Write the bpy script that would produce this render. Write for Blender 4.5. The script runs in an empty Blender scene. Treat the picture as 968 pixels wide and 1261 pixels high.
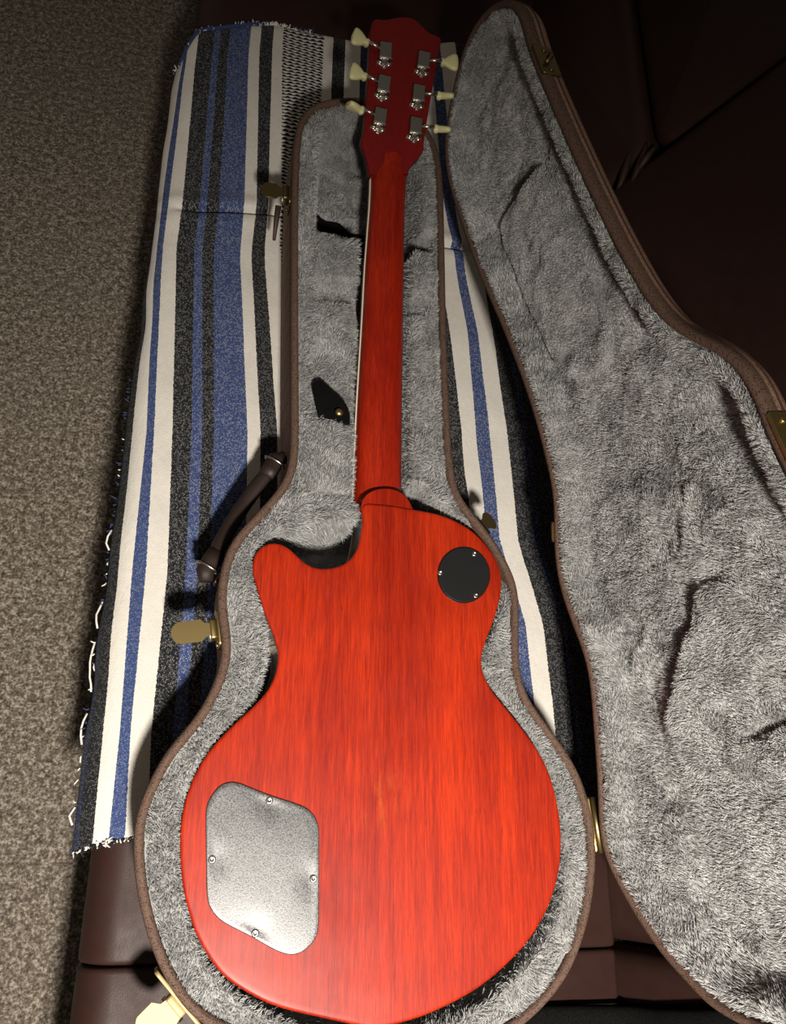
import bpy, bmesh, math
import numpy as np
from mathutils import Vector, Matrix

S = bpy.context.scene
COL = S.collection
PI = math.pi

# ------------------------------------------------------------------ camera, world, light, exposure
cam = bpy.data.cameras.new('camera')
camo = bpy.data.objects.new('camera', cam)
COL.objects.link(camo)
cam.sensor_fit = 'HORIZONTAL'
cam.sensor_width = 36.0
cam.lens = 997.8 * 36.0 / 968.0
cam.clip_start = 0.01
camo.matrix_world = Matrix((
    (0.96532, -0.09607, -0.24276, -0.18004),
    (0.00536, 0.93694, -0.34945, -0.27913),
    (0.26102, 0.33603, 0.90496, 1.25890),
    (0, 0, 0, 1)))
S.camera = camo

world = bpy.data.worlds.new('world')
S.world = world
world.use_nodes = True
bg = world.node_tree.nodes['Background']
bg.inputs[0].default_value = (1.0, 0.86, 0.72, 1)
bg.inputs[1].default_value = 0.10

lamp = bpy.data.lights.new('ceiling_lamp', 'SPOT')
lamp.energy = 118
lamp.color = (1.0, 0.93, 0.84)
lamp.shadow_soft_size = 0.045
lamp.spot_size = math.radians(110)
lamp.spot_blend = 1.0
lampo = bpy.data.objects.new('ceiling_lamp', lamp)
lampo.location = (-0.065, -0.72, 1.50)
lampo.rotation_euler = (math.radians(9), 0, 0)        # a shaded ceiling spot tipped towards the sofa
COL.objects.link(lampo)

S.view_settings.view_transform = 'Standard'
S.view_settings.look = 'None'
S.view_settings.gamma = 1
S.view_settings.use_curve_mapping = False
S.view_settings.exposure = 0.0

# ------------------------------------------------------------------ outlines in metres, traced on the things' own planes
CASE = [(-0.1056,0.4276),(-0.1035,0.4615),(-0.0934,0.4888),(-0.0749,0.5066),(-0.0441,0.5193),(-0.0043,0.5283),(0.0313,0.5218),(0.0568,0.4956),(0.0686,0.4611),(0.0719,0.4131),(0.0724,0.3317),(0.0724,0.2234),(0.0736,0.1431),(0.075,0.0815),(0.0778,0.0454),(0.0833,0.0219),(0.1019,0.0019),(0.1127,-0.0126),(0.121,-0.0222),(0.1306,-0.0409),(0.1402,-0.0587),(0.1425,-0.0817),(0.141,-0.1101),(0.139,-0.1316),(0.1414,-0.1639),(0.1496,-0.1802),(0.1612,-0.1948),(0.1833,-0.223),(0.1971,-0.248),(0.2032,-0.2728),(0.2062,-0.2943),(0.2046,-0.3215),(0.1967,-0.3563),(0.1849,-0.384),(0.1724,-0.4053),(0.1514,-0.4261),(0.1232,-0.4446),(0.0872,-0.4586),(0.0459,-0.4667),(0.003,-0.4678),(-0.0388,-0.4616),(-0.0767,-0.4514),(-0.1079,-0.4408),(-0.133,-0.4284),(-0.1436,-0.4226),(-0.1639,-0.3972),(-0.1763,-0.3755),(-0.1896,-0.341),(-0.1969,-0.3085),(-0.1985,-0.2829),(-0.1927,-0.2614),(-0.1783,-0.2282),(-0.1706,-0.2202),(-0.1523,-0.1938),(-0.143,-0.1666),(-0.1388,-0.1496),(-0.1436,-0.124),(-0.1486,-0.1046),(-0.1482,-0.0837),(-0.1451,-0.0583),(-0.1384,-0.0405),(-0.1282,-0.0276),(-0.1164,-0.0119),(-0.1044,0.0041),(-0.0952,0.0193),(-0.0906,0.0368),(-0.09,0.0559),(-0.093,0.1181),(-0.0968,0.1933),(-0.1017,0.2943),(-0.1046,0.3702)]
BODY = [(-0.0184,-0.0144),(-0.0191,0.0014),(-0.0065,0.0031),(0.0081,0.0034),(0.0329,0.0017),(0.058,-0.0008),(0.0791,-0.0073),(0.0959,-0.0167),(0.1084,-0.0292),(0.1181,-0.0435),(0.1225,-0.0614),(0.1198,-0.0829),(0.1122,-0.105),(0.103,-0.1267),(0.0984,-0.1424),(0.1004,-0.1559),(0.1079,-0.1706),(0.1202,-0.1849),(0.1355,-0.2027),(0.1491,-0.2205),(0.1607,-0.2417),(0.167,-0.2662),(0.1693,-0.2902),(0.1676,-0.3136),(0.1612,-0.3365),(0.1497,-0.3587),(0.1319,-0.38),(0.1089,-0.3986),(0.0832,-0.414),(0.0517,-0.4264),(0.0279,-0.4326),(0.0013,-0.4363),(-0.0215,-0.4324),(-0.0429,-0.4275),(-0.0722,-0.4202),(-0.0945,-0.4116),(-0.1215,-0.3952),(-0.1405,-0.372),(-0.1502,-0.3521),(-0.157,-0.3319),(-0.161,-0.3085),(-0.1624,-0.2875),(-0.1599,-0.2661),(-0.1539,-0.2472),(-0.1437,-0.229),(-0.1284,-0.2109),(-0.1125,-0.1949),(-0.0996,-0.1793),(-0.0934,-0.1637),(-0.0922,-0.1473),(-0.0966,-0.1331),(-0.1048,-0.1153),(-0.1117,-0.0973),(-0.1169,-0.0826),(-0.12,-0.0691),(-0.1185,-0.0582),(-0.1131,-0.05),(-0.1038,-0.0452),(-0.0924,-0.0465),(-0.0831,-0.0528),(-0.0752,-0.06),(-0.0651,-0.0654),(-0.0537,-0.066),(-0.04,-0.0625),(-0.0309,-0.0562),(-0.0233,-0.0443),(-0.0197,-0.0269)]
HEEL = [(-0.0194,-0.0003),(-0.0176,0.0074),(-0.0116,0.0149),(-0.0019,0.0198),(0.0097,0.0211),(0.0196,0.0183),(0.0271,0.0118),(0.0321,0.0025)]
CAV = [(-0.0217,-0.0113),(-0.0456,-0.017),(-0.0706,-0.0219),(-0.0904,-0.0303),(-0.1031,-0.034),(-0.1126,-0.0397),(-0.1194,-0.0514),(-0.1205,-0.0686),(-0.1163,-0.0875),(-0.11,-0.106),(-0.1052,-0.1243),(-0.1048,-0.1425),(-0.1061,-0.1677),(-0.11,-0.1854),(-0.1183,-0.1967),(-0.1291,-0.2086),(-0.1445,-0.2277),(-0.1548,-0.2468),(-0.1609,-0.2659),(-0.1634,-0.2877),(-0.1627,-0.3089),(-0.1585,-0.3327),(-0.1505,-0.3588),(-0.14,-0.3801),(-0.1288,-0.3949),(-0.1136,-0.4087),(-0.0966,-0.4204),(-0.0709,-0.4314),(-0.0386,-0.4412),(0.0007,-0.4483),(0.0274,-0.448),(0.0582,-0.4389),(0.0901,-0.4272),(0.1214,-0.4084),(0.145,-0.3872),(0.1635,-0.3612),(0.1731,-0.3374),(0.1772,-0.3142),(0.1782,-0.2903),(0.176,-0.2659),(0.1695,-0.2411),(0.1578,-0.2196),(0.144,-0.2015),(0.1285,-0.1834),(0.1152,-0.1689),(0.1075,-0.1556),(0.1048,-0.1403),(0.1104,-0.1244),(0.1196,-0.1024),(0.1283,-0.0798),(0.1311,-0.058),(0.1267,-0.0398),(0.1168,-0.0236),(0.1,-0.0079),(0.0803,0.0041),(0.0658,0.0114),(0.0539,0.0206),(0.048,0.0332),(0.0275,0.0336),(-0.0226,0.0279)]
COVER = [(-0.1291,-0.2552),(-0.1221,-0.2549),(-0.1171,-0.2561),(-0.0975,-0.2633),(-0.0781,-0.2691),(-0.0647,-0.2733),(-0.0567,-0.2784),(-0.0519,-0.286),(-0.0505,-0.2942),(-0.0492,-0.3293),(-0.0483,-0.3631),(-0.0504,-0.3721),(-0.0576,-0.3796),(-0.066,-0.3831),(-0.0746,-0.3822),(-0.0846,-0.3782),(-0.1032,-0.3685),(-0.1217,-0.3599),(-0.1305,-0.3537),(-0.1366,-0.345),(-0.1386,-0.334),(-0.1414,-0.3056),(-0.1436,-0.2826),(-0.1437,-0.2734),(-0.14,-0.265),(-0.1356,-0.2589)]
COVER_SCREWS = [(-0.0933,-0.2692),(-0.1361,-0.3137),(-0.0541,-0.3286),(-0.0986,-0.367)]
SWITCH = [(0.1094,-0.0592),(0.1086,-0.0646),(0.1069,-0.0699),(0.1043,-0.0749),(0.1008,-0.0793),(0.0967,-0.083),(0.0921,-0.0858),(0.0871,-0.0877),(0.0821,-0.0886),(0.077,-0.0884),(0.0722,-0.0872),(0.0678,-0.085),(0.0639,-0.082),(0.0608,-0.0781),(0.0585,-0.0736),(0.0571,-0.0687),(0.0567,-0.0634),(0.0573,-0.058),(0.0588,-0.0527),(0.0613,-0.0477),(0.0646,-0.0432),(0.0687,-0.0394),(0.0733,-0.0364),(0.0783,-0.0344),(0.0835,-0.0334),(0.0887,-0.0334),(0.0937,-0.0346),(0.0983,-0.0368),(0.1022,-0.04),(0.1054,-0.044),(0.1077,-0.0486),(0.109,-0.0538)]
SWITCH_SCREWS = [(0.0938,-0.0395),(0.0583,-0.0616),(0.0939,-0.0815)]
NECK = [(0.0319,-0.0227,0.0267),(0.058,-0.0229,0.026),(0.1208,-0.0225,0.0252),(0.2153,-0.0207,0.0241),(0.285,-0.0199,0.0233),(0.3581,-0.0174,0.0226),(0.3905,-0.0171,0.0233),(0.4179,-0.0185,0.0251)]
HEAD = [(-0.0214,-0.0209),(-0.0236,-0.0117),(-0.0282,0.0007),(-0.0325,0.0089),(-0.0342,0.0168),(-0.0327,0.0272),(-0.0327,0.0547),(-0.0335,0.0884),(-0.0351,0.122),(-0.036,0.1392),(-0.0348,0.1487),(-0.0304,0.1534),(-0.0202,0.155),(-0.0084,0.1603),(0.0017,0.1637),(0.0122,0.1639),(0.0223,0.1584),(0.0316,0.1528),(0.0424,0.1511),(0.046,0.1479),(0.0457,0.138),(0.0431,0.1097),(0.0407,0.0811),(0.0388,0.0527),(0.0376,0.03),(0.0378,0.0198),(0.0351,0.0123),(0.027,0.0018),(0.0234,-0.0055),(0.0231,-0.012)]
NUT = [(-0.0001,0.4112,0.5653)]
TUNER = [(-0.0179,0.1171),(-0.016,0.0801),(-0.0166,0.0435),(0.0266,0.117),(0.0246,0.0788),(0.0248,0.0419)]
TUNER_LOW = [(-0.0172,0.1062),(-0.0164,0.0669),(-0.0171,0.0301),(0.0266,0.1044),(0.0249,0.0669),(0.0252,0.0298)]
BUTTON = [(-0.0468,0.1225),(-0.0456,0.0844),(-0.0452,0.0464),(0.0562,0.1208),(0.0549,0.0823),(0.0552,0.0441)]
TAB = [(-0.0731,0.1243),(-0.0675,0.1303),(-0.0635,0.1303),(-0.0527,0.1215),(-0.0432,0.1126),(-0.0347,0.1009),(-0.0326,0.0923),(-0.0343,0.0863),(-0.0488,0.0871),(-0.0631,0.0869),(-0.0659,0.0892),(-0.0648,0.095),(-0.0691,0.1074)]
RIVET = [(-0.0454,0.0958)]
LID = [(-0.1405,0.0926),(-0.1285,0.0792),(-0.114,0.0561),(-0.09,0.0345),(-0.0611,0.0147),(-0.038,0.0037),(-0.0174,0.0021),(0.0315,0.0181),(0.0808,0.0316),(0.131,0.0429),(0.1792,0.033),(0.2164,0.0285),(0.2514,0.0354),(0.288,0.0504),(0.3293,0.054),(0.4026,0.05),(0.4875,0.0347),(0.5726,0.0145),(0.6603,0.0002),(0.7294,-0.0059),(0.7717,0.0075),(0.7973,0.0317),(0.8291,0.0774),(0.8324,0.1227),(0.8093,0.1642),(0.7713,0.187),(0.72,0.188),(0.6229,0.1993),(0.507,0.2168),(0.4146,0.2358),(0.3639,0.2554),(0.3354,0.2784),(0.3087,0.2984),(0.2755,0.3082),(0.2445,0.3084),(0.22,0.313),(0.194,0.316),(0.178,0.323),(0.153,0.338),(0.123,0.366),(0.093,0.386),(0.06,0.397),(0.02,0.399),(-0.022,0.391),(-0.06,0.374),(-0.098,0.338),(-0.125,0.285),(-0.144,0.231),(-0.152,0.18),(-0.15,0.14)]
HEADPAD = [(0.625,0.1246),(0.6229,0.0876),(0.6188,0.0542),(0.6073,0.0439),(0.5657,0.0501),(0.5013,0.0627),(0.4217,0.0845),(0.3869,0.1152),(0.3859,0.1627),(0.4392,0.172),(0.5157,0.1645),(0.5839,0.1504),(0.618,0.142)]
WAISTPAD = [(0.1688,0.2016),(0.1595,0.1825),(0.1292,0.1564),(0.088,0.1263),(0.0633,0.1125),(0.047,0.112),(0.0233,0.1352),(0.0201,0.1931),(0.0328,0.2484),(0.0678,0.2685),(0.1012,0.2648),(0.1307,0.2477),(0.1573,0.2269)]
FOLD = [(0.0478,0.1614),(0.0503,0.1972),(0.0595,0.2416)]
LIDFRAME = [(0.2044,-0.28,0.5395),(-0.1729,0.9849,0),(0.1181,0.0207,0.9928),(0.9778,0.1717,-0.1199)]
CATCH = [(0.696,0.1977),(0.2397,0.3122),(0.265,0.0322)]
TOPEDGE = [(-0.2507,0.622),(-0.2393,0.651),(-0.2283,0.6776),(-0.2114,0.6876),(-0.1726,0.7049),(-0.1304,0.7235),(-0.0973,0.7254),(-0.0636,0.7259),(-0.018,0.7285),(0.0286,0.7405),(0.1258,0.772)]
BOTEDGE = [(-0.2524,-0.3119),(-0.2366,-0.3055),(-0.1998,-0.2989)]
STRIPES = {
  'e': [(-0.2591,-0.0556),(-0.2595,-0.2095),(-0.2551,-0.2922)],
  'nk': [(-0.2531,-0.0551),(-0.249,-0.2092),(-0.2471,-0.2922)],
  'kw': [(-0.2516,0.2237),(-0.2489,0.0953),(-0.2448,-0.0545),(-0.2385,-0.2089),(-0.2356,-0.2922)],
  'wb': [(-0.2459,0.6348),(-0.2483,0.3936),(-0.248,0.3333),(-0.2411,0.2256),(-0.232,0.0976),(-0.2297,-0.0532),(-0.2229,-0.2085),(-0.2219,-0.2922)],
  'bw': [(-0.241,0.6363),(-0.2393,0.3957),(-0.24,0.335),(-0.233,0.2271),(-0.2247,0.0986),(-0.2167,-0.0521),(-0.2136,-0.2082),(-0.2085,-0.2922)],
  'wk': [(-0.2281,0.6404),(-0.2233,0.3995),(-0.224,0.3385),(-0.2158,0.2301),(-0.2059,0.1011),(-0.1958,-0.0504),(-0.1948,-0.2076)],
  'kb': [(-0.2081,0.6468),(-0.2035,0.4042),(-0.2038,0.3428),(-0.186,0.1037)],
  'bk': [(-0.2011,0.649),(-0.1961,0.4059),(-0.1956,0.3446),(-0.1759,0.1051)],
  'kB': [(-0.1909,0.6522),(-0.1839,0.4088),(-0.1841,0.347),(-0.1658,0.1064)],
  'Bw': [(-0.1632,0.661),(-0.1526,0.4162),(-0.1521,0.3539),(-0.1281,0.1115)],
  'wk2': [(-0.1497,0.6653),(-0.1377,0.4197),(-0.1389,0.3567),(-0.1141,0.1134)],
  'kw2': [(-0.1328,0.6707),(-0.1236,0.423),(-0.1237,0.36),(-0.0956,0.1158)],
  'ww': [(-0.1201,0.6747),(-0.1078,0.4267),(-0.1064,0.3637),(-0.095,0.3),(-0.078,0.11)],
  'wW': [(-0.0636,0.6927)],
  'wk3': [(-0.0525,0.6962)],
  'kw3': [(-0.0357,0.7015)],
  'wn': [(-0.013,0.7087)],
  'nn': [(-0.0027,0.712)],
  'r_kw': [(0.1197,0.1414),(0.1214,0.0897),(0.1259,0.0541)],
  'r_wb': [(0.1044,0.474),(0.1171,0.3839),(0.1308,0.2846),(0.138,0.1439),(0.1475,0.0131)],
  'r_bw': [(0.1192,0.4775),(0.1281,0.3862),(0.1437,0.2869),(0.1556,0.1462),(0.1623,0.0145),(0.1877,-0.082)],
  'r_wk': [(0.1421,0.4829),(0.1527,0.3913),(0.1644,0.2905),(0.1785,0.1492),(0.1852,0.0166),(0.2092,-0.0807),(0.216,-0.1787)],
  'r_kn': [(0.2124,-0.0139),(0.2283,-0.06)],
  'r_nk': [(0.2215,-0.0132)],
}

# ------------------------------------------------------------------ helpers
ZR, ZG, ZS, ZB, ZF = 0.540, 0.545, 0.440, 0.447, 0.17      # case rim, guitar back, sofa seat, blanket top
RNG = np.random.default_rng(7)

def A(x): return np.array(x, float)

def smooth_closed(p, n=240, it=2):
    p = A(p); m = len(p); out = []
    for i in range(m):
        a, b, c, d = p[i-1], p[i], p[(i+1) % m], p[(i+2) % m]
        for t in np.linspace(0, 1, 12, endpoint=False):
            out.append(0.5*((2*b) + (c-a)*t + (2*a-5*b+4*c-d)*t*t + (3*b-a-3*c+d)*t**3))
    q = A(out)
    for k in range(it):
        q = 0.25*np.roll(q, 1, 0) + 0.5*q + 0.25*np.roll(q, -1, 0)
    return resample(q, n)

def resample(q, n):
    c = np.vstack([q, q[:1]]); L = np.r_[0, np.cumsum(np.linalg.norm(np.diff(c, axis=0), axis=1))]
    t = np.linspace(0, L[-1], n, endpoint=False)
    return np.stack([np.interp(t, L, c[:, k]) for k in range(c.shape[1])], -1)

def gsmooth(q, it):
    for k in range(it):
        q = 0.25*np.roll(q, 1, 0) + 0.5*q + 0.25*np.roll(q, -1, 0)
    return q

def area(p): return 0.5*np.sum(p[:, 0]*np.roll(p[:, 1], -1) - np.roll(p[:, 0], -1)*p[:, 1])
def ccw(p): return p if area(p) > 0 else p[::-1].copy()

def inset(p, d):
    t = np.roll(p, -1, 0) - np.roll(p, 1, 0)
    t /= np.linalg.norm(t, axis=1)[:, None] + 1e-12
    return p + d*np.stack([-t[:, 1], t[:, 0]], -1)     # ccw: moves inwards

def sdf(px, py, poly):
    """signed distance, positive inside"""
    a = poly; b = np.roll(poly, -1, 0); e = b - a; ee = (e**2).sum(1) + 1e-15
    out = np.empty(px.size); X = px.ravel(); Y = py.ravel()
    for i in range(0, X.size, 20000):
        x = X[i:i+20000, None]; y = Y[i:i+20000, None]
        wx = x - a[:, 0]; wy = y - a[:, 1]
        t = np.clip((wx*e[:, 0] + wy*e[:, 1])/ee, 0, 1)
        d = np.sqrt(((wx - t*e[:, 0])**2 + (wy - t*e[:, 1])**2).min(1))
        c = (a[:, 1] > y) != (b[:, 1] > y)
        xi = a[:, 0] + (y - a[:, 1])*e[:, 0]/np.where(np.abs(e[:, 1]) < 1e-12, 1e-12, e[:, 1])
        ins = (np.sum(c & (x < xi), 1) % 2) == 1
        out[i:i+20000] = np.where(ins, d, -d)
    return out.reshape(px.shape)

def sst(a, b, x):
    t = np.clip((x - a)/(b - a), 0, 1); return t*t*(3 - 2*t)

_T = np.random.default_rng(3).random((8, 128, 128))
def vn(x, y, sc, k=0):
    x = x/sc + 17.3*k; y = y/sc + 5.1*k
    i = np.floor(x).astype(int); j = np.floor(y).astype(int); u = x - i; v = y - j
    u = u*u*(3-2*u); v = v*v*(3-2*v); T = _T[k % 8]
    g = lambda a, b: T[a % 128, b % 128]
    return (g(i, j)*(1-u)*(1-v) + g(i+1, j)*u*(1-v) + g(i, j+1)*(1-u)*v + g(i+1, j+1)*u*v)*2 - 1

def mesh(name, v, f, mat, parent=None, smooth=True, uv=None):
    me = bpy.data.meshes.new(name)
    me.from_pydata(A(v).tolist(), [], f.tolist() if isinstance(f, np.ndarray) else [[int(i) for i in q] for q in f])
    if smooth is True: me.polygons.foreach_set('use_smooth', [True]*len(me.polygons))
    elif smooth is not False: me.polygons.foreach_set('use_smooth', list(smooth))
    if uv is not None:
        l = me.uv_layers.new(name='UVMap'); idx = np.empty(len(me.loops), int)
        me.loops.foreach_get('vertex_index', idx); l.data.foreach_set('uv', A(uv)[idx].ravel())
    me.materials.append(mat); me.update()
    return link(name, me, parent)

def link(name, me, parent=None, mw=None):
    o = bpy.data.objects.new(name, me); COL.objects.link(o)
    if parent is not None:
        o.parent = parent
        if parent.type == 'EMPTY': o.matrix_parent_inverse = Matrix.Translation(parent.location).inverted()
    if mw is not None: o.matrix_basis = mw
    return o

def empty(name, loc, label, cat, group=None):
    o = bpy.data.objects.new(name, None); COL.objects.link(o); o.location = loc
    o.empty_display_size = 0.05
    return tag(o, label, cat, group)

def tag(o, label, cat, group=None):
    o['label'] = label; o['category'] = cat
    if group: o['group'] = group
    return o

def loft(rings, cap0=False, cap1=False, closed=True, base=0):
    """rings: list of (n,3); returns verts, faces, smooth flags"""
    n = len(rings[0]); V = np.vstack(rings); F = []; sm = []
    for r in range(len(rings)-1):
        for i in range(n if closed else n-1):
            j = (i+1) % n; F.append((r*n+i, r*n+j, (r+1)*n+j, (r+1)*n+i)); sm.append(True)
    if cap0: F.append(tuple(range(n))[::-1]); sm.append(False)
    if cap1: F.append(tuple((len(rings)-1)*n + i for i in range(n))); sm.append(False)
    return V, F, sm

class MB:
    """collects pieces into one mesh"""
    def __init__(s): s.v = []; s.f = []; s.s = []; s.n = 0
    def add(s, v, f, sm=True, M=None):
        v = A(v)
        if M is not None:
            m = A(M); v = v @ m[:3, :3].T + m[:3, 3]
        s.v.append(v)
        for k, q in enumerate(f):
            s.f.append(tuple(i + s.n for i in q)); s.s.append(sm if isinstance(sm, bool) else sm[k])
        s.n += len(v); return s
    def build(s, name, mat, parent=None):
        return mesh(name, np.vstack(s.v), s.f, mat, parent, s.s)
    def data(s, name, mat):
        o = mesh(name, np.vstack(s.v), s.f, mat, None, s.s); me = o.data
        bpy.data.objects.remove(o); return me

def slab(poly, z0, z1, r=0.001, steps=3):
    """extruded outline, top edge rounded; poly ccw (n,2)"""
    R = [np.c_[poly, np.full(len(poly), z0)], np.c_[poly, np.full(len(poly), z1-r)]]
    for k in range(1, steps+1):
        a = k/steps*PI/2
        R.append(np.c_[inset(poly, r*(1-math.cos(a))), np.full(len(poly), z1-r+r*math.sin(a))])
    return loft(R, True, True)

def rrect(w, h, r, n=5):
    p = []
    for cx, cy, a0 in ((w/2-r, h/2-r, 0), (-w/2+r, h/2-r, 90), (-w/2+r, -h/2+r, 180), (w/2-r, -h/2+r, 270)):
        for a in np.linspace(a0, a0+90, n): p.append((cx+r*math.cos(math.radians(a)), cy+r*math.sin(math.radians(a))))
    return A(p)

def circ(r, n=16): a = np.linspace(0, 2*PI, n, endpoint=False); return np.stack([r*np.cos(a), r*np.sin(a)], -1)

def tube(pts, rad, n=8, flat=1.0, up=(0, 0, 1)):
    pts = A(pts); R = []
    rad = np.broadcast_to(A(rad), (len(pts),))
    for i, p in enumerate(pts):
        t = pts[min(i+1, len(pts)-1)] - pts[max(i-1, 0)]; t /= np.linalg.norm(t)+1e-12
        s = np.cross(t, A(up)); ls = np.linalg.norm(s)
        s = np.cross(t, A((1, 0.3, 0))) if ls < 1e-3 else s
        s /= np.linalg.norm(s); b = np.cross(s, t)
        a = np.linspace(0, 2*PI, n, endpoint=False)
        R.append(p + rad[i]*(np.cos(a)[:, None]*s + flat*np.sin(a)[:, None]*b))
    return loft(R, True, True)

def frame(o, x, y, z):
    m = np.eye(4); m[:3, 0] = x; m[:3, 1] = y; m[:3, 2] = z; m[:3, 3] = o
    return Matrix([list(r) for r in m])

# ------------------------------------------------------------------ materials
class NT:
    def __init__(s, name):
        s.m = bpy.data.materials.new(name); s.m.use_nodes = True; s.t = s.m.node_tree
        s.b = s.t.nodes['Principled BSDF']; s.out = s.t.nodes['Material Output']
    def n(s, typ, ins=None, **kw):
        o = s.t.nodes.new('ShaderNode' + typ)
        for k, v in kw.items(): setattr(o, k, v)
        for k, v in (ins or {}).items():
            if hasattr(v, 'bl_idname') and isinstance(v, bpy.types.NodeSocket): s.t.links.new(v, o.inputs[k])
            else: o.inputs[k].default_value = v
        return o
    def set(s, **kw):
        for k, v in kw.items():
            k = k.replace('_', ' ')
            if isinstance(v, bpy.types.NodeSocket): s.t.links.new(v, s.b.inputs[k])
            else: s.b.inputs[k].default_value = v
        return s
    def ramp(s, fac, stops, interp='LINEAR'):
        r = s.t.nodes.new('ShaderNodeValToRGB'); s.t.links.new(fac, r.inputs[0]); c = r.color_ramp; c.interpolation = interp
        while len(c.elements) < len(stops): c.elements.new(0.5)
        for e, (p, col) in zip(c.elements, stops): e.position = p
        for e, (p, col) in zip(c.elements, stops):
            e.position = p; e.color = (col if len(col) == 4 else tuple(col) + (1,)) if not isinstance(col, (int, float)) else (col, col, col, 1)
        return r.outputs[0]
    def obj(s): return s.n('TexCoord').outputs['Object']
    def map(s, vec, scale=(1, 1, 1), rot=(0, 0, 0)):
        return s.n('Mapping', {'Vector': vec, 'Scale': scale, 'Rotation': rot}).outputs[0]
    def noise(s, vec, scale, detail=2, rough=0.5, out=0):
        return s.n('TexNoise', {'Vector': vec, 'Scale': scale, 'Detail': detail, 'Roughness': rough}).outputs[out]
    def vor(s, vec, scale, rnd=1.0, out='Distance', **kw):
        return s.n('TexVoronoi', {'Vector': vec, 'Scale': scale, 'Randomness': rnd}, **kw).outputs[out]
    def math(s, op, a, b=0.0, c=None):
        n = s.t.nodes.new('ShaderNodeMath'); n.operation = op
        for i, v in enumerate((a, b) if c is None else (a, b, c)):
            if isinstance(v, bpy.types.NodeSocket): s.t.links.new(v, n.inputs[i])
            else: n.inputs[i].default_value = v
        return n.outputs[0]
    def mix(s, fac, a, b, blend='MIX'):
        n = s.t.nodes.new('ShaderNodeMix'); n.data_type = 'RGBA'; n.blend_type = blend
        for k, v in ((0, fac), (6, a), (7, b)):
            if isinstance(v, bpy.types.NodeSocket): s.t.links.new(v, n.inputs[k])
            else: n.inputs[k].default_value = v if k == 0 else tuple(v) + (1,)
        return n.outputs[2]
    def bump(s, h, strength=0.5, dist=0.001):
        s.t.links.new(s.n('Bump', {'Height': h, 'Strength': strength, 'Distance': dist}).outputs[0], s.b.inputs['Normal'])
        return s

def simple(name, col, rough=0.5, metal=0.0, **kw):
    t = NT(name); t.set(Base_Color=tuple(col)+(1,), Roughness=rough, Metallic=metal, **kw); return t.m

def m_wood(name, lo, hi, dark, coat=0.5, rough=0.42, sc=1.0, axis=(1, 0.045, 1), worn=None):
    t = NT(name); c = t.obj()
    g = t.map(c, tuple(a*sc for a in axis))
    broad = t.noise(g, 26, 3, 0.6)
    fine = t.noise(g, 620, 4, 0.75)
    mid = t.noise(t.map(c, (1, 0.03, 1)), 230, 3, 0.6)
    f = t.math('ADD', t.math('MULTIPLY', broad, 0.34), t.math('ADD', t.math('MULTIPLY', mid, 0.22), t.math('MULTIPLY', fine, 0.44)))
    col = t.ramp(f, [(0.36, lo), (0.50, tuple(0.55*a+0.45*b for a, b in zip(lo, hi))), (0.63, hi)])
    if worn:
        dv = t.n('VectorMath', {0: c, 1: worn}, operation='DISTANCE').outputs['Value']
        wk = t.math('MULTIPLY', t.ramp(dv, [(0.0, 0.7), (0.032, 0.0)]), t.ramp(t.noise(t.map(c, (1, 0.25, 1)), 130, 3, 0.7), [(0.5, 0.0), (0.66, 0.6)]))
        col = t.mix(wk, col, (0.50, 0.10, 0.012))
    pore = t.noise(t.map(c, tuple(a*sc*q for a, q in zip(axis, (1, 0.9, 1)))), 1500, 2, 0.6)
    pm = t.ramp(pore, [(0.60, 0.0), (0.74, 0.6)])
    col = t.mix(pm, col, dark)
    blot = t.ramp(t.noise(c, 9, 2), [(0.35, 0.0), (0.7, 0.35)])
    col = t.mix(blot, col, lo)
    rg = t.ramp(t.noise(c, 30, 4, 0.6), [(0.3, rough-0.07), (0.7, rough+0.1)])
    t.set(Base_Color=col, Roughness=rg, Coat_Weight=coat, Coat_Roughness=0.33, Specular_IOR_Level=0.15)
    t.bump(t.math('ADD', fine, t.math('MULTIPLY', pore, -0.8)), 0.22, 0.0006)
    return t.m

M_BODY = m_wood('cherry_mahogany', (0.155, 0.0035, 0.001), (0.52, 0.031, 0.0015), (0.07, 0.004, 0.002), coat=0.2, rough=0.5, worn=(0.003, -0.268, 0.545))
M_NECK = m_wood('cherry_neck_wood', (0.15, 0.004, 0.0015), (0.42, 0.022, 0.0025), (0.14, 0.006, 0.004), coat=0.3, rough=0.4)
M_HEAD = m_wood('cherry_headstock_wood', (0.115, 0.0035, 0.003), (0.18, 0.005, 0.004), (0.12, 0.004, 0.004), coat=0.3, rough=0.42)
M_SIDE = simple('shaded_cherry_side', (0.035, 0.006, 0.004), 0.3, Coat_Weight=0.4)  # cherry red with its shadow put into the colour; the switch ring borrows it
M_CREAM = simple('cream_binding', (0.72, 0.62, 0.48), 0.4)
M_BOARD = simple('dark_fingerboard', (0.022, 0.012, 0.009), 0.5)
M_BLACKP = simple('black_plastic', (0.008, 0.008, 0.008), 0.55, Specular_IOR_Level=0.25)
M_STEEL = simple('screw_steel', (0.62, 0.60, 0.56), 0.28, 1.0)

def m_cover():
    t = NT('brushed_grey_cover'); c = t.obj()
    sp = t.noise(c, 900, 2, 0.7); b = t.noise(c, 14, 2)
    t.set(Base_Color=t.ramp(sp, [(0.3, (0.05, 0.05, 0.05)), (0.7, (0.17, 0.17, 0.17))]), Metallic=0.75,
          Roughness=t.ramp(sp, [(0.3, 0.34), (0.7, 0.50)]))
    t.bump(t.math('ADD', t.math('MULTIPLY', sp, 0.3), t.math('MULTIPLY', b, 1.0)), 0.3, 0.0008)
    return t.m
M_COVER = m_cover()

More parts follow.
